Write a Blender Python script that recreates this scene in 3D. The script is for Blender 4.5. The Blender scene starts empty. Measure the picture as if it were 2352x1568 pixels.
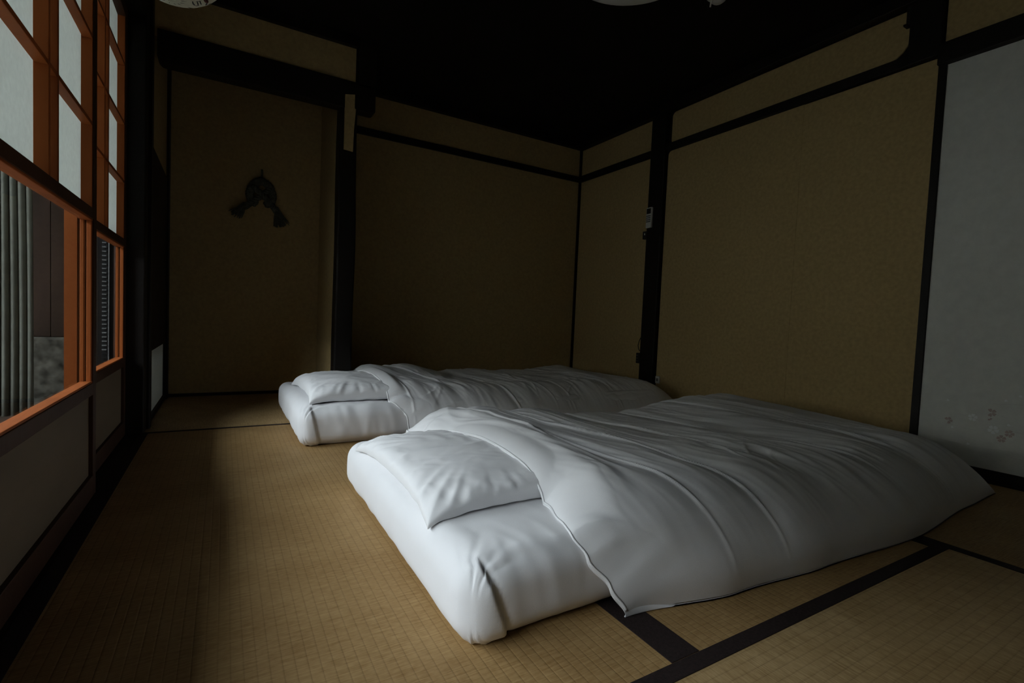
import bpy, bmesh, math, random
from mathutils import Matrix, Vector, noise

random.seed(7)
SC = bpy.context.scene
COL = SC.collection
PI = math.pi

# ------------------------------------------------------------------ camera
cam_d = bpy.data.cameras.new('camera')
cam_d.sensor_width = 36.0
cam_d.lens = 1129.734 / 2352 * 36.0
cam_d.clip_start = 0.02
cam = bpy.data.objects.new('camera', cam_d)
COL.objects.link(cam)
_yaw, _pit, _rol = -0.532187155, -0.0460693523, 0.0428359898
_B = Matrix(((1, 0, 0), (0, 0, -1), (0, 1, 0)))
_R = Matrix.Rotation(_yaw, 3, 'Z') @ _B @ Matrix.Rotation(_pit, 3, 'X') @ Matrix.Rotation(_rol, 3, 'Z')
cam.matrix_world = Matrix.Translation((0, 0, 0.55)) @ _R.to_4x4()
SC.camera = cam

# ------------------------------------------------------------------ overcast sky
world = bpy.data.worlds.new('overcast_sky')
SC.world = world
world.use_nodes = True
_bg = world.node_tree.nodes['Background']
_bg.inputs['Color'].default_value = (0.90, 0.97, 1.06, 1)
_bg.inputs['Strength'].default_value = 12.4
world.cycles.sampling_method = 'MANUAL'
world.cycles.sample_map_resolution = 256

# portal across the gap between eave and garden wall (only guides sky sampling)
_pl = bpy.data.lights.new('sky_portal', 'AREA')
_pl.shape = 'RECTANGLE'
_pl.size = 1.35
_pl.size_y = 11.0
_pl.cycles.is_portal = True
_po = bpy.data.objects.new('sky_portal', _pl)
_po.location = (-2.6, 0.6, 2.0)
COL.objects.link(_po)

SC.view_settings.view_transform = 'Standard'
SC.view_settings.look = 'None'
SC.view_settings.gamma = 1.0
SC.view_settings.use_curve_mapping = False
SC.view_settings.exposure = 0.0


# ------------------------------------------------------------------ materials
def mat(name, col, rough=0.6, spec=0.3, nscale=None, namt=0.15, bump=0.0, bscale=None, stretch=(1, 1, 1), sheen=0.0):
    m = bpy.data.materials.new(name)
    m.use_nodes = True
    nt = m.node_tree
    b = nt.nodes['Principled BSDF']
    b.inputs['Roughness'].default_value = rough
    b.inputs['Specular IOR Level'].default_value = spec
    b.inputs['Base Color'].default_value = (*col, 1)
    if nscale:
        tc = nt.nodes.new('ShaderNodeTexCoord')
        mp = nt.nodes.new('ShaderNodeMapping')
        mp.inputs['Scale'].default_value = stretch
        nt.links.new(tc.outputs['Object'], mp.inputs['Vector'])
        nz = nt.nodes.new('ShaderNodeTexNoise')
        nz.inputs['Scale'].default_value = nscale
        nz.inputs['Detail'].default_value = 6
        nt.links.new(mp.outputs['Vector'], nz.inputs['Vector'])
        rp = nt.nodes.new('ShaderNodeValToRGB')
        rp.color_ramp.elements[0].position = 0.3
        rp.color_ramp.elements[1].position = 0.7
        rp.color_ramp.elements[0].color = (*[max(0, c * (1 - namt)) for c in col], 1)
        rp.color_ramp.elements[1].color = (*[min(1, c * (1 + namt)) for c in col], 1)
        nt.links.new(nz.outputs['Fac'], rp.inputs['Fac'])
        nt.links.new(rp.outputs['Color'], b.inputs['Base Color'])
        if bump:
            n2 = nt.nodes.new('ShaderNodeTexNoise')
            n2.inputs['Scale'].default_value = bscale or nscale
            n2.inputs['Detail'].default_value = 4
            nt.links.new(mp.outputs['Vector'], n2.inputs['Vector'])
            bp = nt.nodes.new('ShaderNodeBump')
            bp.inputs['Strength'].default_value = bump
            bp.inputs['Distance'].default_value = 0.002
            nt.links.new(n2.outputs['Fac'], bp.inputs['Height'])
            nt.links.new(bp.outputs['Normal'], b.inputs['Normal'])
    return m


M = {}
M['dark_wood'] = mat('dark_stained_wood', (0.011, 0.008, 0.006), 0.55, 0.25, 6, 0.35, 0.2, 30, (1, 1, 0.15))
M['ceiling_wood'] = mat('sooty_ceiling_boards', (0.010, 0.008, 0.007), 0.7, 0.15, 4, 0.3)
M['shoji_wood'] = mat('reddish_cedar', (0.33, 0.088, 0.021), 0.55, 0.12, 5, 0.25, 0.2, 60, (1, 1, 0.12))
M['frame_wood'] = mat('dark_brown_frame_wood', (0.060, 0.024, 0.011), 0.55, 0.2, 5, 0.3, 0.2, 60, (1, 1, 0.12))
M['board'] = mat('aged_lower_board', (0.20, 0.15, 0.10), 0.65, 0.2, 5, 0.2, 0.2, 40, (1, 0.2, 1))
M['plaster'] = mat('ochre_sand_plaster', (0.48, 0.352, 0.165), 0.9, 0.1, 60, 0.10, 0.5, 350)
M['fusuma'] = mat('pale_screen_paper', (0.73, 0.73, 0.68), 0.8, 0.15, 30, 0.05, 0.2, 250)
M['cotton'] = mat('white_cotton', (0.845, 0.84, 0.85), 0.85, 0.15, 8, 0.015, 0.15, 900)
M['border'] = mat('dark_tatami_binding', (0.026, 0.017, 0.016), 0.8, 0.15, 200, 0.3, 0.5, 700)
M['subfloor'] = mat('subfloor', (0.02, 0.015, 0.012), 0.8, 0.1)
M['white_plastic'] = mat('white_plastic', (0.62, 0.62, 0.58), 0.4, 0.4, 20, 0.03)
M['grey_print'] = mat('grey_print', (0.10, 0.10, 0.10), 0.5, 0.3, 20, 0.05)
M['black_plastic'] = mat('black_plastic', (0.012, 0.012, 0.012), 0.45, 0.3, 20, 0.1)
M['lamp_acrylic'] = mat('frosted_lamp_cover', (0.84, 0.86, 0.84), 0.35, 0.4, 12, 0.02)
M['ink'] = mat('brush_ink', (0.05, 0.05, 0.06), 0.7, 0.2, 40, 0.3)
M['red_ink'] = mat('faded_red_stamp', (0.13, 0.05, 0.045), 0.7, 0.2, 60, 0.4)
M['straw'] = mat('dull_dried_straw', (0.10, 0.105, 0.08), 0.85, 0.1, 50, 0.35)
M['petal_white'] = mat('printed_white_petal', (0.86, 0.87, 0.86), 0.8, 0.1, 60, 0.04)
M['petal_pink'] = mat('printed_pink_petal', (0.53, 0.42, 0.385), 0.8, 0.1, 60, 0.10)
M['mist'] = mat('printed_pale_lines', (0.74, 0.73, 0.70), 0.8, 0.1, 60, 0.04)
M['curtain'] = mat('grey_green_curtain', (0.16, 0.165, 0.14), 0.9, 0.1, 20, 0.12)
M['brown_board'] = mat('weathered_brown_boards', (0.034, 0.018, 0.012), 0.75, 0.2, 9, 0.5, 0.3, 20, (1, 1, 0.25))
M['stone'] = mat('rough_grey_stone', (0.085, 0.08, 0.066), 0.9, 0.1, 22, 0.75, 1.0, 60)
M['engawa'] = mat('dark_veranda_boards', (0.04, 0.027, 0.02), 0.5, 0.3, 7, 0.3, 0.2, 30, (1, 0.15, 1))
M['tile'] = mat('roof_grey', (0.06, 0.06, 0.06), 0.7, 0.2, 10, 0.2)
M['garden_wall'] = mat('pale_garden_wall', (0.68, 0.66, 0.61), 0.9, 0.1, 6, 0.2)
M['gravel'] = mat('garden_gravel', (0.33, 0.32, 0.29), 0.95, 0.1, 60, 0.3)
M['metal'] = mat('pale_slat_edges', (0.20, 0.205, 0.20), 0.45, 0.5, 20, 0.1)
M['kabe_dark'] = mat('dark_window_lattice_board', (0.016, 0.011, 0.009), 0.6, 0.2, 8, 0.3)


def paper_mat(name, fac, col=(0.84, 0.875, 0.835)):
    m = bpy.data.materials.new(name)
    m.use_nodes = True
    nt = m.node_tree
    nt.nodes.remove(nt.nodes['Principled BSDF'])
    out = nt.nodes['Material Output']
    tc = nt.nodes.new('ShaderNodeTexCoord')
    nz = nt.nodes.new('ShaderNodeTexNoise')
    nz.inputs['Scale'].default_value = 90
    nz.inputs['Detail'].default_value = 8
    nt.links.new(tc.outputs['Object'], nz.inputs['Vector'])
    rp = nt.nodes.new('ShaderNodeValToRGB')
    rp.color_ramp.elements[0].color = (*[c * 0.82 for c in col], 1)
    rp.color_ramp.elements[1].color = (*col, 1)
    nt.links.new(nz.outputs['Fac'], rp.inputs['Fac'])
    d = nt.nodes.new('ShaderNodeBsdfDiffuse')
    t = nt.nodes.new('ShaderNodeBsdfTranslucent')
    mx = nt.nodes.new('ShaderNodeMixShader')
    mx.inputs['Fac'].default_value = fac
    nt.links.new(rp.outputs['Color'], d.inputs['Color'])
    nt.links.new(rp.outputs['Color'], t.inputs['Color'])
    nt.links.new(d.outputs[0], mx.inputs[1])
    nt.links.new(t.outputs[0], mx.inputs[2])
    nt.links.new(mx.outputs[0], out.inputs['Surface'])
    return m


def glass_mat():
    m = bpy.data.materials.new('window_glass')
    m.use_nodes = True
    nt = m.node_tree
    nt.nodes.remove(nt.nodes['Principled BSDF'])
    out = nt.nodes['Material Output']
    t = nt.nodes.new('ShaderNodeBsdfTransparent')
    t.inputs['Color'].default_value = (0.93, 0.95, 0.94, 1)
    g = nt.nodes.new('ShaderNodeBsdfGlossy')
    g.inputs['Roughness'].default_value = 0.02
    lw = nt.nodes.new('ShaderNodeLayerWeight')
    lw.inputs['Blend'].default_value = 0.5
    pw = nt.nodes.new('ShaderNodeMath')
    pw.operation = 'POWER'
    pw.inputs[1].default_value = 5.0
    nt.links.new(lw.outputs['Facing'], pw.inputs[0])
    fr = nt.nodes.new('ShaderNodeMath')
    fr.operation = 'MULTIPLY_ADD'
    fr.inputs[1].default_value = 0.55
    fr.inputs[2].default_value = 0.02
    nt.links.new(pw.outputs[0], fr.inputs[0])
    tc = nt.nodes.new('ShaderNodeTexCoord')
    nz = nt.nodes.new('ShaderNodeTexNoise')
    nz.inputs['Scale'].default_value = 5
    bp = nt.nodes.new('ShaderNodeBump')
    bp.inputs['Strength'].default_value = 0.03
    nt.links.new(tc.outputs['Object'], nz.inputs['Vector'])
    nt.links.new(nz.outputs['Fac'], bp.inputs['Height'])
    nt.links.new(bp.outputs['Normal'], g.inputs['Normal'])
    mx = nt.nodes.new('ShaderNodeMixShader')
    nt.links.new(fr.outputs[0], mx.inputs['Fac'])
    nt.links.new(t.outputs[0], mx.inputs[1])
    nt.links.new(g.outputs[0], mx.inputs[2])
    nt.links.new(mx.outputs[0], out.inputs['Surface'])
    return m


M['paper'] = paper_mat('shoji_paper', 0.40)
M['lantern_paper'] = paper_mat('thin_lantern_paper', 0.48, (0.93, 0.91, 0.78))
M['heavy_paper'] = paper_mat('lined_window_paper', 0.12)
M['glass'] = glass_mat()


def tatami_mat_material(name, axis, tint=(1, 1, 1)):
    """axis = direction of the mat's length ('x' or 'y'); ridges run along it, rushes across it."""
    m = bpy.data.materials.new(name)
    m.use_nodes = True
    nt = m.node_tree
    N, L = nt.nodes, nt.links
    b = N['Principled BSDF']
    b.inputs['Roughness'].default_value = 0.62
    b.inputs['Specular IOR Level'].default_value = 0.25
    tc = N.new('ShaderNodeTexCoord')
    sp = N.new('ShaderNodeSeparateXYZ')
    L.new(tc.outputs['Object'], sp.inputs[0])
    along, across = ('Y', 'X') if axis == 'y' else ('X', 'Y')

    def math_(op, a, bb=None, v=None):
        n = N.new('ShaderNodeMath')
        n.operation = op
        for i, q in enumerate((a, bb)):
            if q is None:
                continue
            if isinstance(q, (int, float)):
                n.inputs[i].default_value = q
            else:
                L.new(q, n.inputs[i])
        return n.outputs[0]
    # ridges: period 17 mm across
    fr = math_('FRACT', math_('MULTIPLY', sp.outputs[across], 1 / 0.0175))
    tri = math_('ABSOLUTE', math_('SUBTRACT', fr, 0.5))         # 0 mid, .5 at the furrow
    fur = math_('POWER', math_('MULTIPLY', tri, 2.0), 7.0)
    # rushes: fine noise stretched along the rush
    def nz(sa, sc, detail=3):
        mp = N.new('ShaderNodeCombineXYZ')
        L.new(math_('MULTIPLY', sp.outputs[along], sa), mp.inputs[0])
        L.new(math_('MULTIPLY', sp.outputs[across], sc), mp.inputs[1])
        t = N.new('ShaderNodeTexNoise')
        t.inputs['Scale'].default_value = 1
        t.inputs['Detail'].default_value = detail
        L.new(mp.outputs[0], t.inputs['Vector'])
        return t.outputs['Fac']
    rush = nz(420, 14)
    dash = nz(160, 60)
    big = nz(7, 5, 4)
    mix = math_('ADD', math_('MULTIPLY', rush, 0.55), math_('ADD', math_('MULTIPLY', dash, 0.35), math_('MULTIPLY', big, 0.35)))
    rp = N.new('ShaderNodeValToRGB')
    e = rp.color_ramp.elements
    e[0].position, e[1].position = 0.40, 0.85
    c0, c1 = (0.235, 0.128, 0.040), (0.50, 0.335, 0.150)
    e[0].color = (*[c * t for c, t in zip(c0, tint)], 1)
    e[1].color = (*[c * t for c, t in zip(c1, tint)], 1)
    L.new(mix, rp.inputs['Fac'])
    dk = N.new('ShaderNodeMixRGB')
    dk.blend_type = 'MULTIPLY'
    L.new(math_('MULTIPLY', math_('MULTIPLY', fur, nz(90, 40, 2)), 0.55), dk.inputs['Fac'])
    L.new(rp.outputs['Color'], dk.inputs['Color1'])
    dk.inputs['Color2'].default_value = (0.42, 0.34, 0.26, 1)
    L.new(dk.outputs[0], b.inputs['Base Color'])
    h = math_('SUBTRACT', math_('MULTIPLY', rush, 0.5), math_('MULTIPLY', fur, 1.0))
    bp = N.new('ShaderNodeBump')
    bp.inputs['Strength'].default_value = 0.32
    bp.inputs['Distance'].default_value = 0.0012
    L.new(h, bp.inputs['Height'])
    L.new(bp.outputs['Normal'], b.inputs['Normal'])
    return m


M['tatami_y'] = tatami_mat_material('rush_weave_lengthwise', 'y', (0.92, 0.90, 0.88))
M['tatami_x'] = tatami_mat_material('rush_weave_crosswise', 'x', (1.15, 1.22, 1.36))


# ------------------------------------------------------------------ mesh helpers
class MB:
    def __init__(self):
        self.v, self.f = [], []

    def box(self, x0, x1, y0, y1, z0, z1):
        n = len(self.v)
        self.v += [(x, y, z) for z in (z0, z1) for y in (y0, y1) for x in (x0, x1)]
        self.f += [tuple(n + i for i in q) for q in ((0, 2, 3, 1), (4, 5, 7, 6), (0, 1, 5, 4), (2, 6, 7, 3), (0, 4, 6, 2), (1, 3, 7, 5))]
        return self

    def grid(self, rows, close_u=False, close_v=False):
        n = len(self.v)
        nr, nc = len(rows), len(rows[0])
        for r in rows:
            self.v += [tuple(p) for p in r]
        for i in range(nr - (0 if close_v else 1)):
            for j in range(nc - (0 if close_u else 1)):
                a = n + i * nc + j
                b_ = n + i * nc + (j + 1) % nc
                c = n + ((i + 1) % nr) * nc + (j + 1) % nc
                d = n + ((i + 1) % nr) * nc + j
                self.f.append((a, b_, c, d))
        return self

    def tube(self, pts, r, seg=8, cap=True):
        pts = [Vector(p) for p in pts]
        rad = r if isinstance(r, (list, tuple)) else [r] * len(pts)
        n = len(self.v)
        up = Vector((0, 0, 1))
        prev = None
        for i, p in enumerate(pts):
            t = (pts[min(i + 1, len(pts) - 1)] - pts[max(i - 1, 0)]).normalized()
            if prev is None:
                a = t.cross(up)
                if a.length < 1e-3:
                    a = t.cross(Vector((1, 0, 0)))
                a.normalize()
            else:
                a = prev - t * prev.dot(t)
                a.normalize()
            prev = a
            c = t.cross(a)
            for k in range(seg):
                w = 2 * PI * k / seg
                self.v.append(tuple(p + (a * math.cos(w) + c * math.sin(w)) * rad[i]))
        for i in range(len(pts) - 1):
            for k in range(seg):
                a0 = n + i * seg + k
                a1 = n + i * seg + (k + 1) % seg
                self.f.append((a0, a1, a1 + seg, a0 + seg))
        if cap:
            self.f.append(tuple(n + k for k in range(seg))[::-1])
            self.f.append(tuple(n + (len(pts) - 1) * seg + k for k in range(seg)))
        return self

    def lathe(self, prof, cx, cy, seg=40):
        rows = [[(cx + r * math.cos(2 * PI * k / seg), cy + r * math.sin(2 * PI * k / seg), z) for k in range(seg)] for r, z in prof]
        return self.grid(rows, close_u=True)

    def prism(self, poly, fn0, fn1):
        n = len(self.v)
        k = len(poly)
        self.v += [fn0(*p) for p in poly] + [fn1(*p) for p in poly]
        self.f.append(tuple(range(n, n + k)))
        self.f.append(tuple(range(n + k, n + 2 * k))[::-1])
        for i in range(k):
            j = (i + 1) % k
            self.f.append((n + i, n + k + i, n + k + j, n + j))
        return self

    def build(self, name, material, parent=None, smooth=False, bevel=0.0, origin=None):
        o3 = Vector(origin) if origin else Vector((0, 0, 0))
        base = Vector(parent['_o']) if parent is not None and '_o' in parent else Vector((0, 0, 0))
        if parent is not None:
            o3 = base
        me = bpy.data.meshes.new(name)
        me.from_pydata([tuple(Vector(p) - o3) for p in self.v], [], self.f)
        bm = bmesh.new()
        bm.from_mesh(me)
        bmesh.ops.recalc_face_normals(bm, faces=bm.faces)
        bm.to_mesh(me)
        bm.free()
        me.materials.append(M[material] if isinstance(material, str) else material)
        if smooth:
            me.polygons.foreach_set('use_smooth', [True] * len(me.polygons))
        o = bpy.data.objects.new(name, me)
        COL.objects.link(o)
        if parent is not None:
            o.parent = parent
        else:
            o.location = o3
        o['_o'] = tuple(o3)
        if bevel:
            md = o.modifiers.new('edge', 'BEVEL')
            md.width = bevel
            md.segments = 2
            md.limit_method = 'ANGLE'
        return o


def box(name, m, x0, x1, y0, y1, z0, z1, parent=None, bevel=0.0):
    return MB().box(x0, x1, y0, y1, z0, z1).build(name, m, parent, bevel=bevel)


def struct(o, label=None, cat=None):
    o['kind'] = 'structure'
    if label:
        o['label'] = label
    if cat:
        o['category'] = cat
    return o


def thing(name, label, cat, loc=(0, 0, 0), group=None):
    o = bpy.data.objects.new(name, None)
    COL.objects.link(o)
    o.location = loc
    o['_o'] = tuple(loc)
    o['label'] = label
    o['category'] = cat
    o.empty_display_size = 0.1
    if group:
        o['group'] = group
    return o


def tag(o, label, cat, group=None):
    o['label'] = label
    o['category'] = cat
    if group:
        o['group'] = group
    return o


def rpoly(a0, a1, b0, b1, r):
    """rectangle with rounded corners; r = radii at (a0,b0),(a1,b0),(a1,b1),(a0,b1)"""
    pts = []
    for (ca, cb, sa, sb, q0), rr in zip(((a0, b0, 1, 1, PI), (a1, b0, -1, 1, 1.5 * PI), (a1, b1, -1, -1, 0), (a0, b1, 1, -1, 0.5 * PI)), r):
        if rr <= 0:
            pts.append((ca, cb))
        else:
            for k in range(7):
                w = q0 + k / 6 * PI / 2
                pts.append((ca + sa * rr + rr * math.cos(w), cb + sb * rr + rr * math.sin(w)))
    return pts


def lerp_table(tab, x):
    if x <= tab[0][0]:
        return tab[0][1]
    for (xa, a), (xb, b_) in zip(tab, tab[1:]):
        if x <= xb:
            t = (x - xa) / (xb - xa)
            t = t * t * (3 - 2 * t)
            return a + (b_ - a) * t
    return tab[-1][1]


def nz(x, y, z=0.0):
    return noise.noise(Vector((x, y, z)))


def ridged(x, y, z=0.0):
    return 1 - 2 * abs(noise.noise(Vector((x, y, z))))


def sstep(a, b, x):
    t = max(0.0, min(1.0, (x - a) / (b - a)))
    return t * t * (3 - 2 * t)


# ================================================================== THE ROOM
XR, YB, YF, YA = 2.586, 3.376, 2.84, 3.527     # right wall, recess back, alcove front, alcove back
XL = -0.288
ZC, ZT = 2.04, 1.98
YN = -1.75                                       # wall behind the camera

# ---- floor and its mats
floor = struct(box('floor', 'subfloor', -0.40, 2.75, YN - 0.1, 3.75, -0.12, -0.045))


def mat_piece(x0, x1, y0, y1, axis, borders):
    g = 0.0006
    m_ = MB().box(x0 + g, x1 - g, y0 + g, y1 - g, -0.046, 0.0).build('tatami_mat', 'tatami_' + axis, floor)
    for (a0, a1, b0, b1) in borders:
        MB().box(a0, a1, b0, b1, -0.01, 0.0012).build('cloth_border', 'border', m_)
    return m_


HB = 0.033
mat_piece(-0.300, 0.672, 0.526, 2.545, 'y', [(0.672 - HB, 0.6715, 0.527, 2.544), (-0.2995, -0.300 + HB, 0.527, 2.544)])
mat_piece(0.672, 1.640, 0.526, 2.545, 'y', [(0.6725, 0.672 + HB, 0.527, 2.544), (1.640 - HB, 1.6395, 0.527, 2.544)])
mat_piece(1.640, 2.560, -0.50, 1.45, 'y', [(1.6405, 1.640 + HB, -0.499, 1.449), (2.56 - HB, 2.5595, -0.499, 1.449)])
mat_piece(1.640, 2.560, 1.45, 2.545, 'y', [(1.6405, 1.640 + HB, 1.451, 2.544), (2.56 - HB, 2.5595, 1.451, 2.544)])
mat_piece(-0.300, 1.640, -0.44, 0.526, 'x', [(-0.299, 1.639, 0.495, 0.5255), (-0.299, 1.639, -0.4395, -0.44 + HB)])
mat_piece(-0.300, 1.640, -1.74, -0.44, 'x', [(-0.299, 1.639, -0.44 - HB, -0.4405)])
mat_piece(1.640, 2.560, -1.74, -0.50, 'y', [(1.6405, 1.640 + HB, -1.739, -0.501)])
mat_piece(XL - 0.01, 0.60, 2.545, YA, 'x', [(XL - 0.009, 0.599, 2.5455, 2.566)])
mat_piece(0.60, 2.580, 2.545, YB, 'x', [(0.601, 2.579, 2.5455, 2.566)])

# ---- ceiling
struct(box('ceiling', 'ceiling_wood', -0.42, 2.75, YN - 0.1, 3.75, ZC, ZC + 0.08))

# ---- right wall: dark timber frame with plaster panels
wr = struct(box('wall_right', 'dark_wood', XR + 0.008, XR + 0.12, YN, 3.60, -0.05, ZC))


def rpanel(y0, y1, z0, z1, r=(0, 0, 0, 0), name='plaster_panel'):
    return MB().prism(rpoly(y0, y1, z0, z1, r), lambda a, b_: (XR, a, b_), lambda a, b_: (XR + 0.02, a, b_)).build(name, 'plaster', wr)


rpanel(2.555, 3.352, 0.0, 1.717)
rpanel(2.555, 3.352, 1.768, ZT, (0, 0, 0, 0))
rpanel(1.5065, 2.410, 0.0, 1.724, (0, 0, 0.028, 0))
rpanel(0.944, 1.5055, 0.0, 1.722)
rpanel(1.052, 2.390, 1.774, ZT - 0.004, (0.105, 0.022, 0.03, 0))
rpanel(YN + 0.02, 0.930, 1.768, ZT)

# pillar between the two panels
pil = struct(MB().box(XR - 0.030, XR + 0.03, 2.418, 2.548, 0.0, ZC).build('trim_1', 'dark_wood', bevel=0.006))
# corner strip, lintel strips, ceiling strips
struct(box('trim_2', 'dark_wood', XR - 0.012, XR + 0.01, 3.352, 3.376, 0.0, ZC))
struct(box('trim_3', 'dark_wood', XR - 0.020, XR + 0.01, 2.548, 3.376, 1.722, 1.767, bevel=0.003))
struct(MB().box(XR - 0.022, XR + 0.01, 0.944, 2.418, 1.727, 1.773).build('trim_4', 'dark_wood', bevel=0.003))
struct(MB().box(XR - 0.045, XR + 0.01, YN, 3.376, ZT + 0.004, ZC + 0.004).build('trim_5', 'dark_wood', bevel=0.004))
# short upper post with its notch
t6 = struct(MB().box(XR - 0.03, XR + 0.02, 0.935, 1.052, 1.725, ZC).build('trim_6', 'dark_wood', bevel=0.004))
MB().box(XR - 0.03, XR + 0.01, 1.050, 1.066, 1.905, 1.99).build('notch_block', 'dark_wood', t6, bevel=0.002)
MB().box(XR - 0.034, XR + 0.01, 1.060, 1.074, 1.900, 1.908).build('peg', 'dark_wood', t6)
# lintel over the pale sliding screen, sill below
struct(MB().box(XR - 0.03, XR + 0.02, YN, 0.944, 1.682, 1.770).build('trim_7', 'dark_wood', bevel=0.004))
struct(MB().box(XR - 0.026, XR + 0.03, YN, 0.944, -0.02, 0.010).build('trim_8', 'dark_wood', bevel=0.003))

# ---- pale sliding screen (fusuma) with printed blossoms
d5 = struct(MB().box(XR - 0.002, XR + 0.012, -0.86, 0.915, 0.04, 1.69).build('door_5', 'fusuma'), 'pale grey sliding paper screen with faint cherry blossoms near its foot', 'door')
MB().box(XR - 0.012, XR + 0.012, 0.915, 0.944, 0.0, 1.70).build('frame_stile', 'dark_wood', d5, bevel=0.002)
MB().box(XR - 0.012, XR + 0.012, -0.89, 0.915, 0.004, 0.042).build('frame_rail', 'dark_wood', d5, bevel=0.002)


def blossom(y, z, r, m, rot=0.0, petals=5, name='printed_blossom'):
    mb = MB()
    for k in range(petals):
        a = rot + 2 * PI * k / 5
        ca, sa = math.cos(a), math.sin(a)
        out = []
        for q, w in ((0.12, 0.02), (0.35, 0.22), (0.7, 0.36), (0.95, 0.22), (0.86, 0.0), (0.95, -0.22), (0.7, -0.36), (0.35, -0.22)):
            out.append((y + r * (q * ca - w * sa), z + r * (q * sa + w * ca)))
        mb.prism(out, lambda p, q2: (XR - 0.0027, p, q2), lambda p, q2: (XR - 0.0018, p, q2))
    return mb.build(name, m, d5)


blossom(0.742, 0.236, 0.016, 'petal_white', 0.4)
blossom(0.679, 0.200, 0.018, 'petal_white', 0.9)
blossom(0.817, 0.210, 0.015, 'petal_pink', 0.7, 4)
blossom(0.689, 0.265, 0.017, 'petal_pink', 1.2, 4)
blossom(0.654, 0.170, 0.015, 'petal_pink', 0.2)
blossom(0.633, 0.194, 0.015, 'petal_pink', 0.6)
blossom(0.560, 0.240, 0.018, 'petal_white', 0.3)
blossom(0.520, 0.180, 0.017, 'petal_pink', 0.8)
blossom(0.688, 0.235, 0.010, 'petal_pink', 0.3, 2)
for (y, z, a) in ((0.816, 0.290, 0.3), (0.795, 0.182, 0.3), (0.742, 0.126, 0.2), (0.656, 0.313, 2.4), (0.630, 0.223, 0.5), (0.607, 0.335, 0.9)):
    blossom(y, z, 0.013, 'petal_white', a, 1, 'printed_petal')
for k, (y0, y1, z0) in enumerate(((0.83, 0.70, 0.190), (0.86, 0.62, 0.125), (0.78, 0.60, 0.150), (0.76, 0.64, 0.255), (0.70, 0.52, 0.305), (0.74, 0.52, 0.105), (0.80, 0.72, 0.238), (0.68, 0.5, 0.205))):
    pts = [(XR - 0.0022, y0 + (y1 - y0) * t / 12, z0 + 0.004 * math.sin(t * 0.6 + k)) for t in range(13)]
    MB().tube(pts, 0.0006, 4).build('printed_mist_line', 'mist', d5)

# ---- back wall of the recess
wb = struct(box('wall_back', 'plaster', 0.60, XR + 0.02, YB, YB + 0.10, 0.0, ZC))
struct(MB().box(0.60, XR - 0.012, YB - 0.018, YB + 0.01, 1.720, 1.766).build('trim_9', 'dark_wood', bevel=0.003))
struct(MB().box(0.60, XR - 0.045, YB - 0.045, YB + 0.01, ZT + 0.006, ZC + 0.004).build('trim_10', 'dark_wood', bevel=0.004))
struct(MB().box(0.60, XR - 0.012, YB - 0.02, YB + 0.01, 0.0, 0.025).build('trim_11', 'dark_wood'))

# ---- alcove
struct(box('wall_alcove_back', 'plaster', XL - 0.05, 0.66, YA, YA + 0.10, 0.0, ZC))
struct(box('wall_alcove_partition', 'plaster', 0.545, 0.615, YF + 0.05, YA + 0.02, 0.0, ZC))
struct(box('wall_alcove_front', 'plaster', XL, 0.609, YF + 0.002, YF + 0.05, 1.77, ZT + 0.03))
lint = struct(MB().prism(rpoly(XL + 0.012, 0.7175, 1.655, 1.802, (0.03, 0.018, 0.0, 0.0)),
                         lambda a, b_: (a, YF - 0.012, b_), lambda a, b_: (a, YF + 0.06, b_)).build('trim_12', 'dark_wood', bevel=0.003))
struct(MB().box(XL, 0.609, YF - 0.03, YF + 0.06, ZT + 0.004, ZC + 0.004).build('trim_13', 'dark_wood'))
# beam running back from the lintel end, under the ceiling
struct(MB().box(0.622, 0.7175, YF - 0.012, YF + 0.08, 1.79, ZC + 0.003).build('trim_14', 'dark_wood'))
# alcove pillar, slightly crooked, with a plaster strip let into its head
rows = []
for i in range(25):
    z = 1.79 * i / 24
    w = 0.004 * math.sin(z * 3.1) + 0.003 * math.sin(z * 7.3 + 1)
    x0 = 0.534 - 0.004 * (1 - z / 1.79) + w * 0.4
    x1 = 0.633 - 0.010 * (1 - z / 1.79) + w - (0.008 * sstep(1.35, 1.7, z))
    r = 0.008
    y0, y1 = YF - 0.004, YF + 0.09
    rows.append([(x0, y0 + r, z), (x0 + r, y0, z), (x1 - r, y0, z), (x1, y0 + r, z), (x1, y1, z), (x0, y1, z)])
apil = struct(MB().grid(rows, close_u=True).build('trim_15', 'dark_wood'))
MB().prism([(0.5535, 1.432), (0.601, 1.428), (0.6035, 1.55), (0.6115, 1.655), (0.604, 1.660), (0.604, 1.733), (0.553, 1.722)],
           lambda a, b_: (a, YF - 0.016, b_), lambda a, b_: (a, YF - 0.002, b_)).build('plaster_infill', 'plaster', apil)

# left wall of the alcove: plaster above, dark boarding, low paper light at the foot
wal = struct(box('wall_alcove_left', 'plaster', XL - 0.08, XL, 2.69, YA + 0.05, 1.262, ZC))
box('dark_board', 'kabe_dark', XL - 0.08, XL + 0.004, 2.69, 3.45, 0.330, 1.262, wal)
box('sill_board', 'kabe_dark', XL - 0.08, XL + 0.004, 2.69, 3.45, -0.04, 0.024, wal)
w1 = struct(box('window_1', 'heavy_paper', XL - 0.012, XL - 0.008, 2.72, 3.445, 0.024, 0.330), 'low pale paper window at the foot of the alcove side wall', 'window')
box('window_frame', 'kabe_dark', XL - 0.03, XL + 0.006, 2.69, 2.722, 0.0, 0.332, w1)
struct(MB().box(XL - 0.03, XL + 0.013, 3.445, YA + 0.01, 0.0, ZC).build('trim_16', 'dark_wood'))
struct(box('baseboard_alcove', 'dark_wood', XL + 0.01, 0.546, YA - 0.012, YA + 0.01, 0.0, 0.018))

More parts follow.
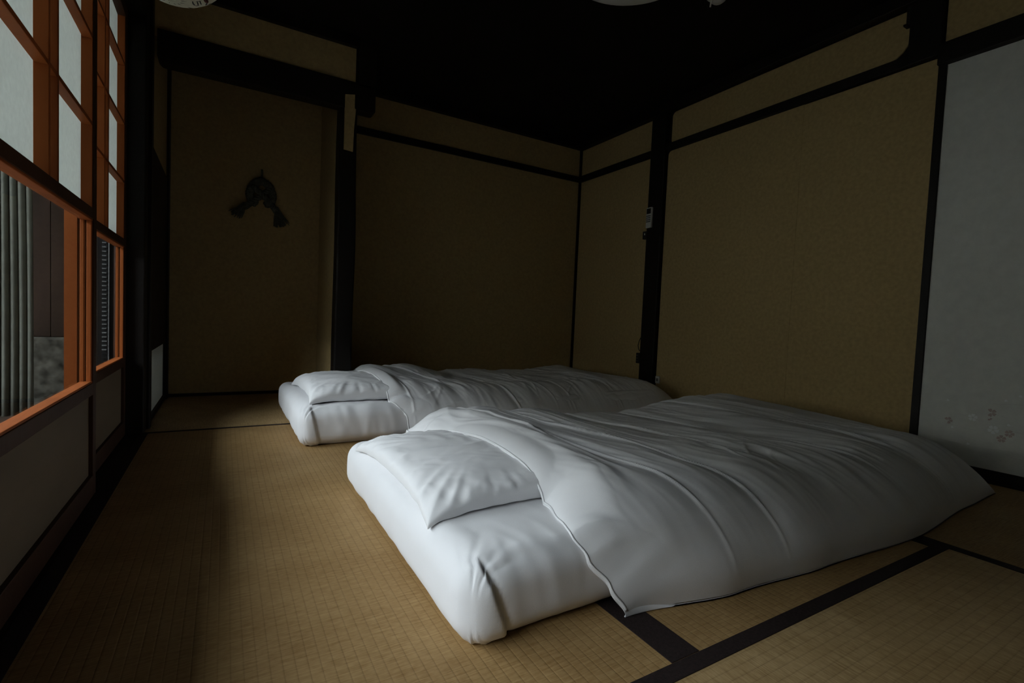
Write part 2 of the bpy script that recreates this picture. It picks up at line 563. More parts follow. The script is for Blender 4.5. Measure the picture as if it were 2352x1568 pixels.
# ---- corner post between the shoji and the alcove
struct(MB().box(-0.385, XL + 0.004, 2.552, 2.64, -0.03, ZC).build('trim_17', 'dark_wood', bevel=0.004))
struct(MB().box(-0.385, XL + 0.016, 2.64, 2.70, -0.03, ZC).build('trim_18', 'dark_wood', bevel=0.004))

# ---- left wall above and below the shoji, wall behind the camera
struct(box('wall_left', 'plaster', -0.40, -0.30, YN, 2.56, 1.80, ZC))
struct(MB().box(-0.395, -0.285, YN, 2.56, 1.715, 1.80).build('trim_19', 'dark_wood', bevel=0.003))
struct(MB().box(-0.395, -0.3, YN, 2.56, -0.05, 0.0).build('trim_20', 'dark_wood'))
struct(box('wall_front', 'plaster', -0.42, 2.75, YN - 0.1, YN, -0.05, ZC))


# ---- shoji with clear lower panes
def shoji(name, y0, y1, xp, label, clear=True):
    D = 0.030
    W = 0.036
    root = struct(thing(name, label, 'door', (xp, y0, 0.0)))
    B = lambda n, m, a0, a1, b0, b1, c0, c1, bev=0.0015: MB().box(a0, a1, b0, b1, c0, c1).build(n, m, root, bevel=bev)
    for a in (y0, y1 - W):
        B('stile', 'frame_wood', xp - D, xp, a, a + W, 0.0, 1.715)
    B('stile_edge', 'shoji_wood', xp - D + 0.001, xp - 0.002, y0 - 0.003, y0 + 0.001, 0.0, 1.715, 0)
    i0, i1 = y0 + W, y1 - W
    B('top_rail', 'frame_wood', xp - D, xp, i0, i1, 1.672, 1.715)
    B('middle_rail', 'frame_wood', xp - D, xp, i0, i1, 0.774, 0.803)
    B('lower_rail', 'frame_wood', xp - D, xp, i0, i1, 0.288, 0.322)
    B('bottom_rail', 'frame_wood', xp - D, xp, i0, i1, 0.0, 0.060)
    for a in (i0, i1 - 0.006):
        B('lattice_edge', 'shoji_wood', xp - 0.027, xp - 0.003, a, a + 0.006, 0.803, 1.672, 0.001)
    B('lower_board', 'board', xp - 0.018, xp - 0.010, i0, i1, 0.058, 0.290, 0)
    B('glass_pane' if clear else 'paper_pane', 'glass' if clear else 'paper', xp - 0.018, xp - 0.015, i0, i1, 0.325, 0.771, 0)
    for a in (i0, i1 - 0.010):
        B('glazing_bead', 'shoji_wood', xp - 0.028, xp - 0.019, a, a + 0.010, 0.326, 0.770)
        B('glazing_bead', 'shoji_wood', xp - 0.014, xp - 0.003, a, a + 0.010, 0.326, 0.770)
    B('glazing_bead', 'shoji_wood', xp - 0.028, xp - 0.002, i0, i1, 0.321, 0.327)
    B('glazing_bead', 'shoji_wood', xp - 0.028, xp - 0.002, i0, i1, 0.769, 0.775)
    cy = (y0 + y1) / 2
    zs = [0.803, 1.030, 1.259, 1.488, 1.672]
    m = 0.011
    ys = [i0, cy - 0.031, cy + 0.031, i1]
    for a in ys[1:3]:
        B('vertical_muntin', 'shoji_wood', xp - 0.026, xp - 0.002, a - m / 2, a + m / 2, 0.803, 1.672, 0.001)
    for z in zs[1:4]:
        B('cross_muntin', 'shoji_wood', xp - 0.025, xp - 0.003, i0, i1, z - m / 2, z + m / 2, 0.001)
    for a0, a1 in zip(ys, ys[1:]):
        for b0, b1 in zip(zs, zs[1:]):
            B('paper_pane', 'paper', xp - 0.0275, xp - 0.0270, a0, a1, b0, b1, 0)
    return root


shoji('door_1', 1.010, 1.802, -0.310, 'sliding lattice screen with grey paper above and a pane showing the curtain')
shoji('door_2', 1.778, 2.555, -0.345, 'sliding lattice screen beside the corner post, slatted blind behind its pane')
shoji('door_3', 0.180, 1.045, -0.345, 'sliding paper lattice screen beside the tatami border, with a clear lower pane, next to an all paper one')
# closed plank doors further back along the same track
shoji('door_4', -0.660, 0.215, -0.310, 'sliding paper lattice screen with paper down to its board', False)
for nm, ya, yb_ in (('door_6', -1.745, -0.65),):
    pd = struct(box(nm, 'dark_wood', -0.345, -0.325, ya, yb_, 0.0, 1.715), 'dark closed plank door', 'door')
    for q in range(5):
        w_ = (yb_ - ya) / 5
        box('plank', 'dark_wood', -0.327, -0.315, ya + q * w_ + 0.002, ya + (q + 1) * w_ - 0.002, 0.01, 1.71, pd)

# ================================================================== OUTSIDE
struct(box('veranda_floor', 'engawa', -1.25, -0.395, -2.5, 3.40, -0.08, -0.03))
struct(box('ground', 'gravel', -7.0, -0.40, -9.0, 10.0, -0.60, -0.45))
gw = struct(box('garden_wall', 'garden_wall', -3.45, -3.25, -9.0, 10.0, -0.5, 1.86))
# roof over the veranda, its lip about 45 degrees above the sill
struct(MB().prism([(-0.40, 2.12), (-1.95, 1.985), (-1.95, 2.03), (-0.40, 2.30)], lambda a, b_: (a, -6.0, b_), lambda a, b_: (a, 7.0, b_)).build('veranda_roof', 'tile'))
struct(box('house_upper_wall', 'garden_wall', -0.55, -0.40, -6.0, 7.0, 2.05, 5.0))
struct(box('house_side_wall', 'brown_board', -0.50, -0.38, -6.0, YN, -0.5, 2.12))
struct(box('added_courtyard_blocker', 'brown_board', -3.30, -0.40, -1.75, -1.60, -0.5, 3.2))  # unseen wall added to cut skylight arriving from the near end of the courtyard
# end wall of the veranda: boards over a stone footing
we = struct(box('wall_veranda_end', 'brown_board', -1.75, -0.40, 3.34, 3.44, -0.08, 2.2))
for i in range(8):
    x1 = -0.42 - i * 0.165
    box('wall_board', 'brown_board', x1 - 0.163, x1, 3.318, 3.342, 0.36, 2.1, we, 0.002)
for i, (xa, xb, za, zb) in enumerate(((-0.62, -0.41, -0.04, 0.355), (-0.86, -0.625, -0.04, 0.358), (-1.14, -0.865, -0.04, 0.352), (-1.45, -1.145, -0.04, 0.356), (-1.72, -1.455, -0.04, 0.35))):
    box('footing_stone', 'stone', xa, xb, 3.28, 3.342, za, zb, we, 0.012)
wd = struct(MB().box(-0.545, -0.395, 2.76, 2.86, -0.03, 2.12).build('wall_shutter_box', 'kabe_dark'))

# bunched curtain on the veranda
cur = thing('veranda_curtain', 'grey pleated curtain hanging on the veranda behind the glass pane', 'curtain', (-0.87, 2.82, 0.0))
rows = []
for i in range(14):
    z = 0.055 + 1.88 * i / 13
    r_ = []
    for j in range(181):
        t = j / 180
        amp = 0.015 + 0.004 * math.sin(9 * t)
        x = -1.06 + 0.358 * t + 0.003 * math.sin(2 * PI * 13 * t + 0.8) + 0.006 * (1 - z / 1.9)
        y = 2.80 + 0.03 * t + amp * math.sin(2 * PI * 14 * t + 0.5 * math.sin(z * 1.6 + 4 * t)) + 0.012 * nz(t * 6, z * 0.9)
        r_.append((x, y, z))
    rows.append(r_)
cl = MB().grid(rows).build('curtain_cloth', 'curtain', cur, smooth=True)
so = cl.modifiers.new('thick', 'SOLIDIFY')
so.thickness = 0.003
MB().tube([(-1.08, 2.80, 1.945), (-0.66, 2.83, 1.945)], 0.010).build('curtain_rod', 'dark_wood', cur)

# narrow slatted blind behind the far pane
bl = thing('slatted_blind', 'narrow dark slatted blind with pale slat edges, hung behind the far pane', 'blind', (-0.447, 2.74, 0.25))
for i in range(42):
    z = 0.245 + 0.0185 * i
    MB().box(-0.452 - 0.00002 * i, -0.436 - 0.0001 * i, 2.735, 2.745, z, z + 0.0048).build('slat', 'metal' if 4 < i < 32 else 'black_plastic', bl)
MB().box(-0.455, -0.432, 2.745, 2.752, 0.22, 1.10).build('backing_strip', 'black_plastic', bl)
tag(MB().tube([(-0.428, 2.73, 0.20), (-0.428, 2.73, 0.66), (-0.4275, 2.73, 1.12)], 0.0022, 6).build('blind_cord', 'metal'), 'thin pale cord hanging straight beside the slatted blind', 'cord')

# ================================================================== BEDDING
def rounded_box(name, x0, x1, y0, y1, z0, z1, r, n, disp, material, parent=None):
    """closed rounded box, grid-subdivided, displaced by disp(p, normal)"""
    nx, ny, nz_ = n
    cx, cy, cz = (x0 + x1) / 2, (y0 + y1) / 2, (z0 + z1) / 2
    hx, hy, hz = (x1 - x0) / 2, (y1 - y0) / 2, (z1 - z0) / 2

    def edge(k, m_):       # denser near the ends
        t = -1 + 2 * k / m_
        return math.copysign(1 - (1 - abs(t)) ** 1.35, t)
    idx, V, F = {}, [], []

    def vert(i, j, k):
        key = (i, j, k)
        if key in idx:
            return idx[key]
        p = Vector((edge(i, nx) * hx, edge(j, ny) * hy, edge(k, nz_) * hz))
        q = Vector((max(-hx + r, min(hx - r, p.x)), max(-hy + r, min(hy - r, p.y)), max(-hz + r, min(hz - r, p.z))))
        d = p - q
        nrm = d.normalized() if d.length > 1e-9 else Vector((0, 0, 1))
        w = q + nrm * r if d.length > 1e-9 else p
        w = w + Vector((cx, cy, cz))
        w = w + disp(w, nrm)
        w.z = max(w.z, 0.0015)
        idx[key] = len(V)
        V.append(tuple(w))
        return idx[key]
    for i in range(nx):
        for j in range(ny):
            F.append((vert(i, j, nz_), vert(i + 1, j, nz_), vert(i + 1, j + 1, nz_), vert(i, j + 1, nz_)))
            F.append((vert(i, j, 0), vert(i, j + 1, 0), vert(i + 1, j + 1, 0), vert(i + 1, j, 0)))
    for i in range(nx):
        for k in range(nz_):
            F.append((vert(i, 0, k), vert(i + 1, 0, k), vert(i + 1, 0, k + 1), vert(i, 0, k + 1)))
            F.append((vert(i, ny, k), vert(i, ny, k + 1), vert(i + 1, ny, k + 1), vert(i + 1, ny, k)))
    for j in range(ny):
        for k in range(nz_):
            F.append((vert(0, j, k), vert(0, j, k + 1), vert(0, j + 1, k + 1), vert(0, j + 1, k)))
            F.append((vert(nx, j, k), vert(nx, j + 1, k), vert(nx, j + 1, k + 1), vert(nx, j, k + 1)))
    mb = MB()
    mb.v, mb.f = V, F
    return mb.build(name, material, parent, smooth=True, origin=(cx, cy, 0))


def mattress_disp(x0, y0, zt, seed, fold):
    def f(p, n):
        d = 0.0
        # slow swelling
        d += 0.007 * nz(p.x * 2.2, p.y * 2.2, seed)
        # tension wrinkles running down the long front side, fading into the top
        kf = sstep(0.0, 0.75, -n.y)
        ks = sstep(0.0, 0.75, -n.x) * (1 - kf)
        kt = max(0.0, 1 - kf - ks)
        m_ = 0.5 + 0.5 * nz(p.x * 3, seed * 3)
        d += kf * (0.0075 * m_ * ridged(p.x * 11 + 3 * p.z, p.z * 2.5, seed + 4) + 0.0035 * m_ * ridged(p.x * 27 + 5 * p.z, p.z * 5, seed + 5)) * sstep(0.0, 0.06, p.z)
        d += kf * (0.004 * math.sin(p.z / zt * PI) - 0.004)
        d += ks * (0.003 * ridged(p.y * 9, p.z * 4, seed + 2) + 0.005 * math.sin(p.z / zt * PI))
        d += kt * 0.002 * ridged(p.x * 9 + p.y * 3, p.y * 2.2, seed + 9)
        fr_ = 1 - sstep(0.05, 0.22, p.y - y0)
        d += kt * fr_ * (0.0050 * m_ * ridged(p.x * 11 + 3 * zt, p.y * 3, seed + 4) + 0.002 * ridged(p.x * 27, p.y * 5, seed + 5))
        out = n * d
        # mitred corner: a flap of sheet folded across the near end of the front side
        lx = p.x - x0
        line = fold[0] + (fold[1] - fold[0]) * (1 - p.z / zt)
        if n.y < -0.15 and lx < line + 0.03:
            e = line - lx
            out += Vector((0, -1, 0)) * (0.010 * sstep(-0.004, 0.003, e) * sstep(0.0, 0.04, lx + 0.02) - 0.004 * math.exp(-((e + 0.007) / 0.006) ** 2))
        # soft pinch at the top of that corner
        cdist = math.hypot(lx - 0.02, p.y - y0 - 0.02)
        if cdist < 0.12:
            out += Vector((0, 0, -1)) * 0.006 * ridged(math.atan2(p.y - y0, lx) * 3, 0.3, seed) * (1 - cdist / 0.12)
        return out
    return f


M1 = (0.345, 2.30, 0.692, 1.600, 0.0, 0.142)
M2 = (0.268, 2.28, 2.075, 2.965, 0.0, 0.158)
m1 = rounded_box('futon_mattress', *M1, 0.046, (240, 110, 20), mattress_disp(M1[0], M1[2], M1[5], 1.3, (0.03, 0.085)), 'cotton')
tag(m1, 'thick white sheeted floor mattress spread beside the dark mat border', 'mattress')
m2 = rounded_box('futon_mattress', *M2, 0.050, (200, 90, 18), mattress_disp(M2[0], M2[2], M2[5], 5.7, (0.04, 0.075)), 'cotton')
tag(m2, 'thick white sheeted floor mattress in front of the alcove pillar', 'mattress')


def pillow(cx, cy, hx, hy, zb, T, rot, seed, label, tilt=0.0, tips=None):
    n = 96
    top, bot = [], []
    cr, sr = math.cos(rot), math.sin(rot)
    for i in range(n + 1):
        rt, rb = [], []
        u = math.sin((-1 + 2 * i / n) * PI / 2)
        for j in range(n + 1):
            v = math.sin((-1 + 2 * j / n) * PI / 2)
            prof = (max(0.0, 1 - abs(u) ** 2.4) * max(0.0, 1 - abs(v) ** 2.4)) ** 0.38
            # sides draw in between the pointed corners
            px = u * hx * (1 - 0.085 * (1 - v * v) ** 1.0)
            py = v * hy * (1 - 0.075 * (1 - u * u) ** 1.0)
            rim = 1 - prof
            ang = math.atan2(v, u)
            ruff = (0.008 * ridged(ang * 8, 1.0, seed) + 0.0035 * ridged(u * 7 + seed, v * 7, 2)) * (prof ** 0.4) * sstep(0.05, 0.7, rim)
            fold_ = (0.007 * ridged(u * 1.2 + v * 0.6 + seed, v * 3.4, seed) + 0.0022 * ridged(u * 4.0 + seed, v * 9.0 + u, seed + 3)) * prof
            zt = zb + T * 0.36 + T * 0.64 * prof + ruff + fold_
            zl = zb + T * 0.36 - T * 0.36 * prof ** 0.6
            z_add = -0.022 * abs(u * v) ** 5 + 0.006 * nz(u * 5, v * 5, seed) * rim
            zc = zb + (zt - zb)
            X = cx + px * cr - py * sr
            Y = cy + px * sr + py * cr
            rt.append((X, Y, zt + z_add))
            rb.append((X, Y, min(zl + z_add, zt + z_add - 0.0004)))
        top.append(rt)
        bot.append(rb)
    mb = MB().grid(top).grid(bot)
    # join the two faces along the seam
    o = mb.build('pillow', 'cotton', None, smooth=True, origin=(cx, cy, zb))
    bm = bmesh.new()
    bm.from_mesh(o.data)
    bmesh.ops.remove_doubles(bm, verts=bm.verts, dist=0.0009)
    bmesh.ops.recalc_face_normals(bm, faces=bm.faces)
    bm.to_mesh(o.data)
    bm.free()
    o.data.polygons.foreach_set('use_smooth', [True] * len(o.data.polygons))
    return tag(o, label, 'pillow')


P1 = (0.592, 1.178, 0.246, 0.300)
P2 = (0.545, 2.452, 0.235, 0.310)
pillow(*P1, 0.137, 0.066, 0.0, 2.1, 'white pillow on the mattress beside the dark mat border, tucked under its quilt')
pillow(*P2, 0.152, 0.095, 0.0, 6.4, 'white pillow on the mattress in front of the alcove pillar')


def duvet(label, hem, x_end, yf, yb, ridge_b, ridge_f, under, seams, seed, end_round, slant, hem_top):
    """puffy quilt laid over a mattress; hem(y) = x of its turned edge, yf/yb = floor edges"""
    NX, NY = 400, 230
    top, bot = [], []

    def yparam(t):       # denser at the two drooping sides
        return 0.5 - 0.5 * math.copysign(abs(math.cos(PI * t)) ** 0.72, math.cos(PI * t))
    for i in range(NX + 1):
        s = i / NX
        s = s ** 1.18
        rt, rb = [], []
        for j in range(NY + 1):
            q = yparam(j / NY)
            xg = 0.65 + (x_end - 0.65) * s
            a, b_ = yf(xg), yb(xg)
            # plan corners: draw the long sides in a little at the foot
            pull = 0.05 * sstep(x_end - 0.22, x_end, xg)
            a2, b2 = a - 0.010, b_ - pull * 0.8
            y = a2 + (b2 - a2) * q
            h0 = hem(y)
            xe = x_end - end_round(y)
            x = h0 + (xe - h0) * s
            df = (y - a2)
            db = (b2 - y)
            zr = 0.016 * math.exp(-((x - h0 - 0.12) / 0.055) ** 2) * sstep(0.05, 0.35, db) + lerp_table(ridge_f, x) + (lerp_table(ridge_b, x) - lerp_table(ridge_f, x)) * sstep(0.15, 0.80, q)
            wf = 0.235
            sf = max(0.0, 1 - (1 - min(df / wf, 1.0)) ** 2.0) ** 0.62
            sb = max(0.0, 1 - (1 - min(db / 0.20, 1.0)) ** 2.1) ** 0.60
            de = xe - x
            se = max(0.0, 1 - (1 - min(de / 0.26, 1.0)) ** 2.1) ** 0.62
            core = sf * sb * se
            z = zr * core
            # wrinkles
            mk = core ** 0.8
            w = 0.010 * nz(x * 3.1, y * 2.7, seed) + 0.006 * nz(x * 6.5, y * 4.5, seed + 3)
            wx = x + slant * (y - 1.1) + 0.05 * nz(x * 2, y * 2.4, seed + 5)
            amp = 0.35 + 0.65 * max(0.0, nz(x * 2.4, y * 2.4, seed + 8) + 0.35)
            w += 0.0080 * amp * ridged(wx * 8.0, y * 1.7, seed + 1)
            w += 0.0052 * amp * ridged(wx * 17.0 + 2 * nz(x * 5, y * 3, seed), y * 3.6, seed + 2)
            w += 0.0026 * ridged(wx * 36.0 + y * 6, y * 7, seed + 6) * amp
            cr_ = ridged(wx * 5.0 + 3 * nz(x * 3, y * 3, seed + 4), y * 2.4, seed + 14)
            w += 0.006 * max(0.0, cr_ - 0.86) / 0.14 * max(0.0, nz(x * 4, y * 4, seed + 15) + 0.1)
            for (xs, am) in seams:
                dd = wx - xs - 0.02 * nz(y * 3, xs * 9, seed)
                on = sstep(-0.35, 0.15, nz(y * 2.2, xs * 13, seed + 7))
                w += am * (-0.009 * math.exp(-(dd / 0.045) ** 2) + on * 0.0080 * math.exp(-(dd / 0.0050) ** 2))
            # gathers along the drooping front side
            if df < 0.22:
                w += 0.0045 * ridged(x * 8 + 2.0 * z, df * 2, seed + 11) * sstep(0.0, 0.05, df) * (1 - df / 0.22)
            z += w * mk
            u = under(x, y)
            # turned, rolled edge at the head end
            dh = x - h0
            HW = 0.125
            if dh < HW:
                k = max(0.0, 1 - (1 - dh / HW) ** 1.7) ** 0.72
                lim = hem_top * max(0.0, min(1.0, min(df / 0.072, db / 0.06)))
                zu = max(u + 0.004, min(lim, z - 0.012 * core))
                zz = z + max(0.0, zu + 0.03 * sf * sb - z) * (1 - sstep(0.04, HW, dh))
                z = zu * (1 - k) + zz * k + 0.008 * math.sin(min(dh / HW, 1) * PI) * core ** 0.5
            z = max(z, 0.004)
            z = max(z, u + 0.003)
            yo_ = 0.020 * math.exp(-df / 0.010) - 0.020 * math.exp(-db / 0.012)
            rt.append((x, y + yo_, z))
            bz = u + 0.001
            if dh < HW:
                bz = max(bz, (zu - 0.006) * (1 - dh / HW))
            rb.append((x, y + yo_, max(0.002, min(bz, z - 0.0015))))
        top.append(rt)
        bot.append(rb)
    mb = MB().grid(top)
    n0 = (NX + 1) * (NY + 1)
    mb.grid(bot)
    W = NY + 1
    for i in range(NX):
        mb.f.append((i * W, (i + 1) * W, n0 + (i + 1) * W, n0 + i * W))
        mb.f.append((i * W + NY, n0 + i * W + NY, n0 + (i + 1) * W + NY, (i + 1) * W + NY))
    for j in range(NY):
        mb.f.append((j, n0 + j, n0 + j + 1, j + 1))
        mb.f.append((NX * W + j, NX * W + j + 1, n0 + NX * W + j + 1, n0 + NX * W + j))
    o = mb.build('duvet', 'cotton', None, smooth=True, origin=(1.5, yf(1.5) + 0.5, 0))
    hp = [Vector(top[1][j]) + Vector((0.0, 0, 0.0005)) for j in range(2, NY - 1, 2) if top[1][j][2] > 0.012]
    MB().tube(hp, 0.0026, 6).build('seam_piping', 'cotton', o, smooth=True)
    return tag(o, label, 'duvet')


def under_fn(Mx, P, T):
    x0, x1, y0, y1, _, zt = Mx

    def f(x, y):
        d = min(y - (y0 - 0.006), y1 + 0.006 - y)
        if d <= 0:
            return 0.0
        z = zt * max(0.0, 1 - (1 - min(d / 0.05, 1)) ** 2) ** 0.5
        if x > x1 - 0.06:
            z *= max(0.0, 1 - (max(0, x - (x1 - 0.06)) / 0.08) ** 2) ** 0.5 if x < x1 + 0.02 else 0.0
        u, v = (x - P[0]) / P[2], (y - P[1]) / P[3]
        if abs(u) < 1 and abs(v) < 1:
            z += T * ((1 - abs(u) ** 2.4) * (1 - abs(v) ** 2.4)) ** 0.48
        return z
    return f


yf1 = [(0.60, 0.652), (0.657, 0.645), (0.924, 0.601), (1.213, 0.579), (1.63, 0.556), (2.11, 0.588), (2.371, 0.598)]
hem1 = [(0.60, 0.662), (0.64, 0.655), (0.665, 0.625), (0.69, 0.588), (0.72, 0.574), (0.78, 0.588), (0.86, 0.612), (1.0, 0.628), (1.2, 0.632), (1.35, 0.600), (1.48, 0.545), (1.75, 0.56)]
rb1 = [(0.60, 0.232), (0.70, 0.240), (0.94, 0.216), (1.22, 0.190), (1.55, 0.187), (1.76, 0.214), (2.0, 0.230), (2.35, 0.226)]
rf1 = [(0.60, 0.20), (0.80, 0.215), (1.2, 0.205), (1.6, 0.200), (2.0, 0.195), (2.35, 0.190)]
duvet('white puffy quilt over the mattress that lies beside the dark mat border',
      lambda y: lerp_table(hem1, y), 2.385, lambda x: lerp_table(yf1, x), lambda x: 1.700,
      rb1, rf1, under_fn(M1, P1, 0.066), ((0.80, 0.7), (0.98, 1.0), (1.24, 1.0), (1.52, 1.0), (1.83, 1.0), (2.10, 0.7)), 3.3,
      lambda y: 0.05 * sstep(0.75, 1.7, y), 0.22, 0.145)
hem2 = [(1.98, 0.71), (2.06, 0.70), (2.13, 0.635), (2.3, 0.628), (2.6, 0.622), (2.8, 0.60), (3.1, 0.62)]
rb2 = [(0.59, 0.215), (0.67, 0.243), (0.925, 0.247), (1.15, 0.204), (1.41, 0.213), (1.67, 0.200), (2.06, 0.224), (2.30, 0.195)]
rf2 = [(0.60, 0.20), (0.9, 0.215), (1.3, 0.21), (2.35, 0.205)]
duvet('white puffy quilt over the mattress in front of the alcove pillar',
      lambda y: lerp_table(hem2, y), 2.47, lambda x: 2.025 + 0.01 * math.sin(x * 4), lambda x: 3.045,
      rb2, rf2, under_fn(M2, P2, 0.095), ((0.86, 0.8), (1.12, 1.0), (1.42, 1.0), (1.75, 0.8), (2.1, 0.9)), 8.9,
      lambda y: 0.03 * sstep(2.4, 3.0, y), 0.15, 0.16)

# ================================================================== SMALL THINGS
# ceiling lamp
cl = thing('ceiling_lamp', 'round white flat ceiling lamp with a frosted cover', 'lamp', (1.338, 1.468, 1.92))
prof = [(0.0, 1.912), (0.12, 1.913), (0.20, 1.917), (0.255, 1.925), (0.28, 1.940), (0.292, 1.965), (0.288, 1.995), (0.275, 2.01)]
MB().lathe(prof, 1.338, 1.468, 64).build('cover', 'lamp_acrylic', cl, smooth=True)
MB().lathe([(0.0, 2.0), (0.24, 2.0), (0.24, 2.042)], 1.338, 1.468, 48).build('base_plate', 'white_plastic', cl)

# ceiling sensor with its pull stick
sd = thing('smoke_detector', 'small pale dome detector with a thin pull stick on the dark ceiling', 'detector', (1.84, 1.49, 2.0))
MB().lathe([(0.0, 1.972), (0.022, 1.974), (0.034, 1.984), (0.036, 1.998), (0.050, 2.002), (0.052, 2.022), (0.05, 2.042)], 1.852, 1.492, 32).build('dome', 'white_plastic', sd, smooth=True)
MB().tube([(1.828, 1.512, 1.955), (1.824, 1.500, 2.01)], 0.0035, 8).build('pull_stick', 'white_plastic', sd)

# paper lantern
LC = Vector((-0.110, 1.35, 1.337))
ln = thing('paper_lantern', 'white round paper lantern with brush strokes and a stamp', 'lantern', tuple(LC - Vector((0, 0, 0.12))))
RL = 0.120
prof = []
for i in range(33):
    a = -PI / 2 + PI * i / 32
    bulge = 1 + 0.006 * (0.5 + 0.5 * math.cos(i * PI))
    prof.append((max(0.0, RL * math.cos(a) * bulge), LC.z + RL * math.sin(a)))
MB().lathe(prof[1:-1], LC.x, LC.y, 48).build('paper_shade', 'lantern_paper', ln, smooth=True)
MB().lathe([(0.028, LC.z + 0.112), (0.032, LC.z + 0.112), (0.032, LC.z + 0.126), (0.028, LC.z + 0.126)], LC.x, LC.y, 24).build('top_ring', 'dark_wood', ln)
MB().tube([(LC.x, LC.y, LC.z + 0.112), (LC.x, LC.y, ZC + 0.01)], 0.003, 6).build('hanging_cord', 'black_plastic', ln)


def on_lantern(v, off=0.0008):
    return tuple(LC + Vector(v).normalized() * (RL * 1.005 + off))


for (pts, nm, m, rr) in (
        (((0.345, -0.02, -0.935), (0.350, 0.05, -0.93), (0.372, 0.10, -0.925)), 'brush_stroke', 'ink', 0.0016),
        (((0.415, -0.01, -0.907), (0.422, 0.06, -0.90), (0.424, 0.13, -0.893)), 'brush_stroke', 'ink', 0.0016),
        (((0.458, -0.02, -0.887), (0.466, 0.05, -0.88), (0.473, 0.11, -0.872)), 'brush_stroke', 'ink', 0.0016),
        (((0.530, -0.09, -0.84), (0.548, -0.01, -0.83), (0.565, 0.06, -0.82)), 'stamp', 'red_ink', 0.0050),
        (((0.560, 0.10, -0.81), (0.550, 0.15, -0.81), (0.545, 0.20, -0.81)), 'brush_stroke', 'ink', 0.0014)):
    MB().tube([on_lantern(v) for v in pts], [rr * 0.7, rr, rr * 0.6], 6).build(nm, m, ln)
for az in range(0, 360, 24):
    a = math.radians(az)
    MB().tube([on_lantern((math.cos(a) * math.cos(e), math.sin(a) * math.cos(e), math.sin(e)), -0.0002) for e in [math.radians(q) for q in range(-80, 81, 16)]], 0.0005, 4).build('rib', 'straw', ln)

# things on the pillar of the right wall
px = XR - 0.030
rc = thing('remote_control', 'white remote control with dark display held on the black pillar', 'remote', (px, 2.52, 1.30))
MB().box(px - 0.018, px - 0.001, 2.490, 2.540, 1.222, 1.362).build('case', 'white_plastic', rc, bevel=0.004)
MB().box(px - 0.0195, px - 0.017, 2.496, 2.534, 1.318, 1.354).build('display', 'black_plastic', rc)
for a in range(3):
    for b_ in range(4):
        MB().box(px - 0.0198, px - 0.017, 2.497 + a * 0.0135, 2.507 + a * 0.0135, 1.260 + b_ * 0.013, 1.268 + b_ * 0.013).build('button', 'grey_print', rc)
sw = thing('light_switch', 'small black switch box on the side of the black pillar', 'switch', (px, 2.56, 1.18))
MB().box(px - 0.004, px + 0.026, 2.545, 2.578, 1.150, 1.205).build('box', 'black_plastic', sw, bevel=0.003)
MB().box(px - 0.007, px - 0.003, 2.553, 2.559, 1.178, 1.190).build('indicator', 'white_plastic', sw)
ot = thing('power_outlet', 'dark power outlet low on the side of the black pillar', 'outlet', (px, 2.56, 0.30))
MB().box(px - 0.004, px + 0.028, 2.545, 2.578, 0.272, 0.346).build('plate', 'black_plastic', ot, bevel=0.003)
for k in range(3):
    MB().box(px - 0.0055, px - 0.003, 2.556, 2.572, 0.284 + 0.02 * k, 0.292 + 0.02 * k).build('socket', 'grey_print', ot)
tag(MB().tube([(px + 0.004, 2.549, 0.455), (px + 0.002, 2.560, 0.43), (px, 2.566, 0.40), (px, 2.560, 0.375), (px + 0.002, 2.550, 0.36)], 0.0028, 6).build('cable_loop', 'black_plastic'),
    'short black cable loop above the power outlet', 'cable')
hk = thing('wall_socket', 'small white socket plate on the ochre wall beside the black pillar', 'socket', (XR, 2.39, 0.18))
MB().box(XR - 0.010, XR, 2.372, 2.408, 0.150, 0.200).build('plate', 'white_plastic', hk, bevel=0.003)
MB().box(XR - 0.012, XR - 0.009, 2.383, 2.397, 0.165, 0.185).build('slot', 'grey_print', hk)

# straw ornament on the alcove wall
so_ = thing('straw_wreath', 'dull straw rope wreath with two flared tassels on the alcove wall', 'wreath', (0.195, YA - 0.02, 1.07))
yo = YA - 0.022


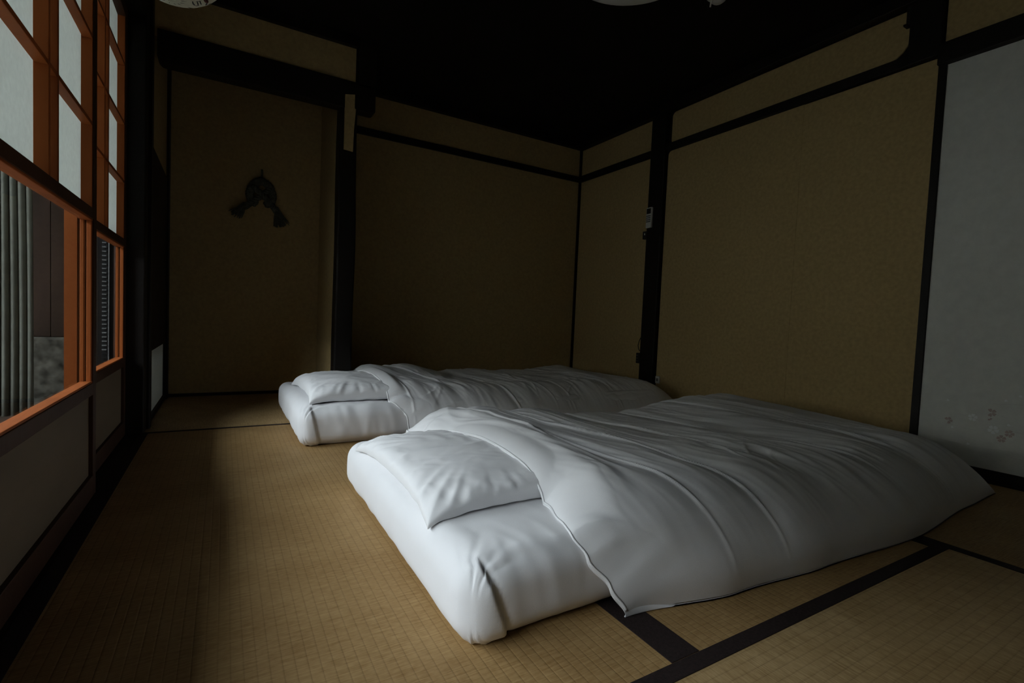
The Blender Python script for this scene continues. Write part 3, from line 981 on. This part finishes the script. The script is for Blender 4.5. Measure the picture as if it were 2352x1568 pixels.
def rope(pts, r, name, turns=6):
    pts = [Vector(p) for p in pts]
    # resample
    out = []
    for i in range(len(pts) - 1):
        p0, p1, p2, p3 = pts[max(i - 1, 0)], pts[i], pts[i + 1], pts[min(i + 2, len(pts) - 1)]
        for k in range(8):
            t = k / 8
            out.append(0.5 * ((2 * p1) + (p2 - p0) * t + (2 * p0 - 5 * p1 + 4 * p2 - p3) * t * t + (3 * p1 - p0 - 3 * p2 + p3) * t ** 3))
    out.append(pts[-1])
    mb = MB()
    for s in range(3):
        strand = []
        for i, p in enumerate(out):
            t = (out[min(i + 1, len(out) - 1)] - out[max(i - 1, 0)]).normalized()
            a = Vector((0, 1, 0))
            b_ = t.cross(a).normalized()
            w = 2 * PI * (turns * i / len(out) + s / 3)
            strand.append(p + (a * math.cos(w) + b_ * math.sin(w)) * r * 0.55)
        mb.tube(strand, r * 0.62, 7)
    return mb.build(name, 'straw', so_, smooth=True)


def wp(x, z, dy=0.0):
    return (x, yo + dy, z)


MB().tube([wp(0.197, 1.415), wp(0.198, 1.38), wp(0.195, 1.335)], 0.006, 7).build('hanging_loop', 'straw', so_)
rope([wp(0.195, 1.345), wp(0.155, 1.318), wp(0.133, 1.27), wp(0.137, 1.225), wp(0.165, 1.20)], 0.022, 'rope_ring')
rope([wp(0.195, 1.345), wp(0.238, 1.318), wp(0.258, 1.27), wp(0.255, 1.225), wp(0.225, 1.20)], 0.022, 'rope_ring')
rope([wp(0.145, 1.30, -0.015), wp(0.195, 1.26, -0.018), wp(0.25, 1.205, -0.015), wp(0.28, 1.165, -0.01)], 0.017, 'rope_leg', 4)
rope([wp(0.245, 1.30, -0.008), wp(0.195, 1.25, -0.01), wp(0.14, 1.20, -0.01), wp(0.105, 1.165, -0.008)], 0.017, 'rope_leg', 4)


def tassel(cx, cz, a0, a1, ln_, n, name):
    mb = MB()
    for k in range(n):
        a = math.radians(a0 + (a1 - a0) * random.random())
        l_ = ln_ * random.uniform(0.8, 1.05)
        dy = random.uniform(-0.02, 0.012)
        s = random.uniform(-0.012, 0.012)
        mb.tube([wp(cx + s * 0.5, cz + 0.02, dy * 0.4), wp(cx + s + math.sin(a) * l_ * 0.5, cz - math.cos(a) * l_ * 0.5, dy * 0.8), wp(cx + s + math.sin(a) * l_, cz - math.cos(a) * l_, dy)], [0.003, 0.0032, 0.0022], 5)
    return mb.build(name, 'straw', so_)


tassel(0.105, 1.175, -62, -18, 0.085, 60, 'tassel')['kind'] = 'stuff'
tassel(0.283, 1.175, -5, 42, 0.105, 70, 'tassel')['kind'] = 'stuff'

for o in bpy.data.objects:
    if '_o' in o:
        del o['_o']
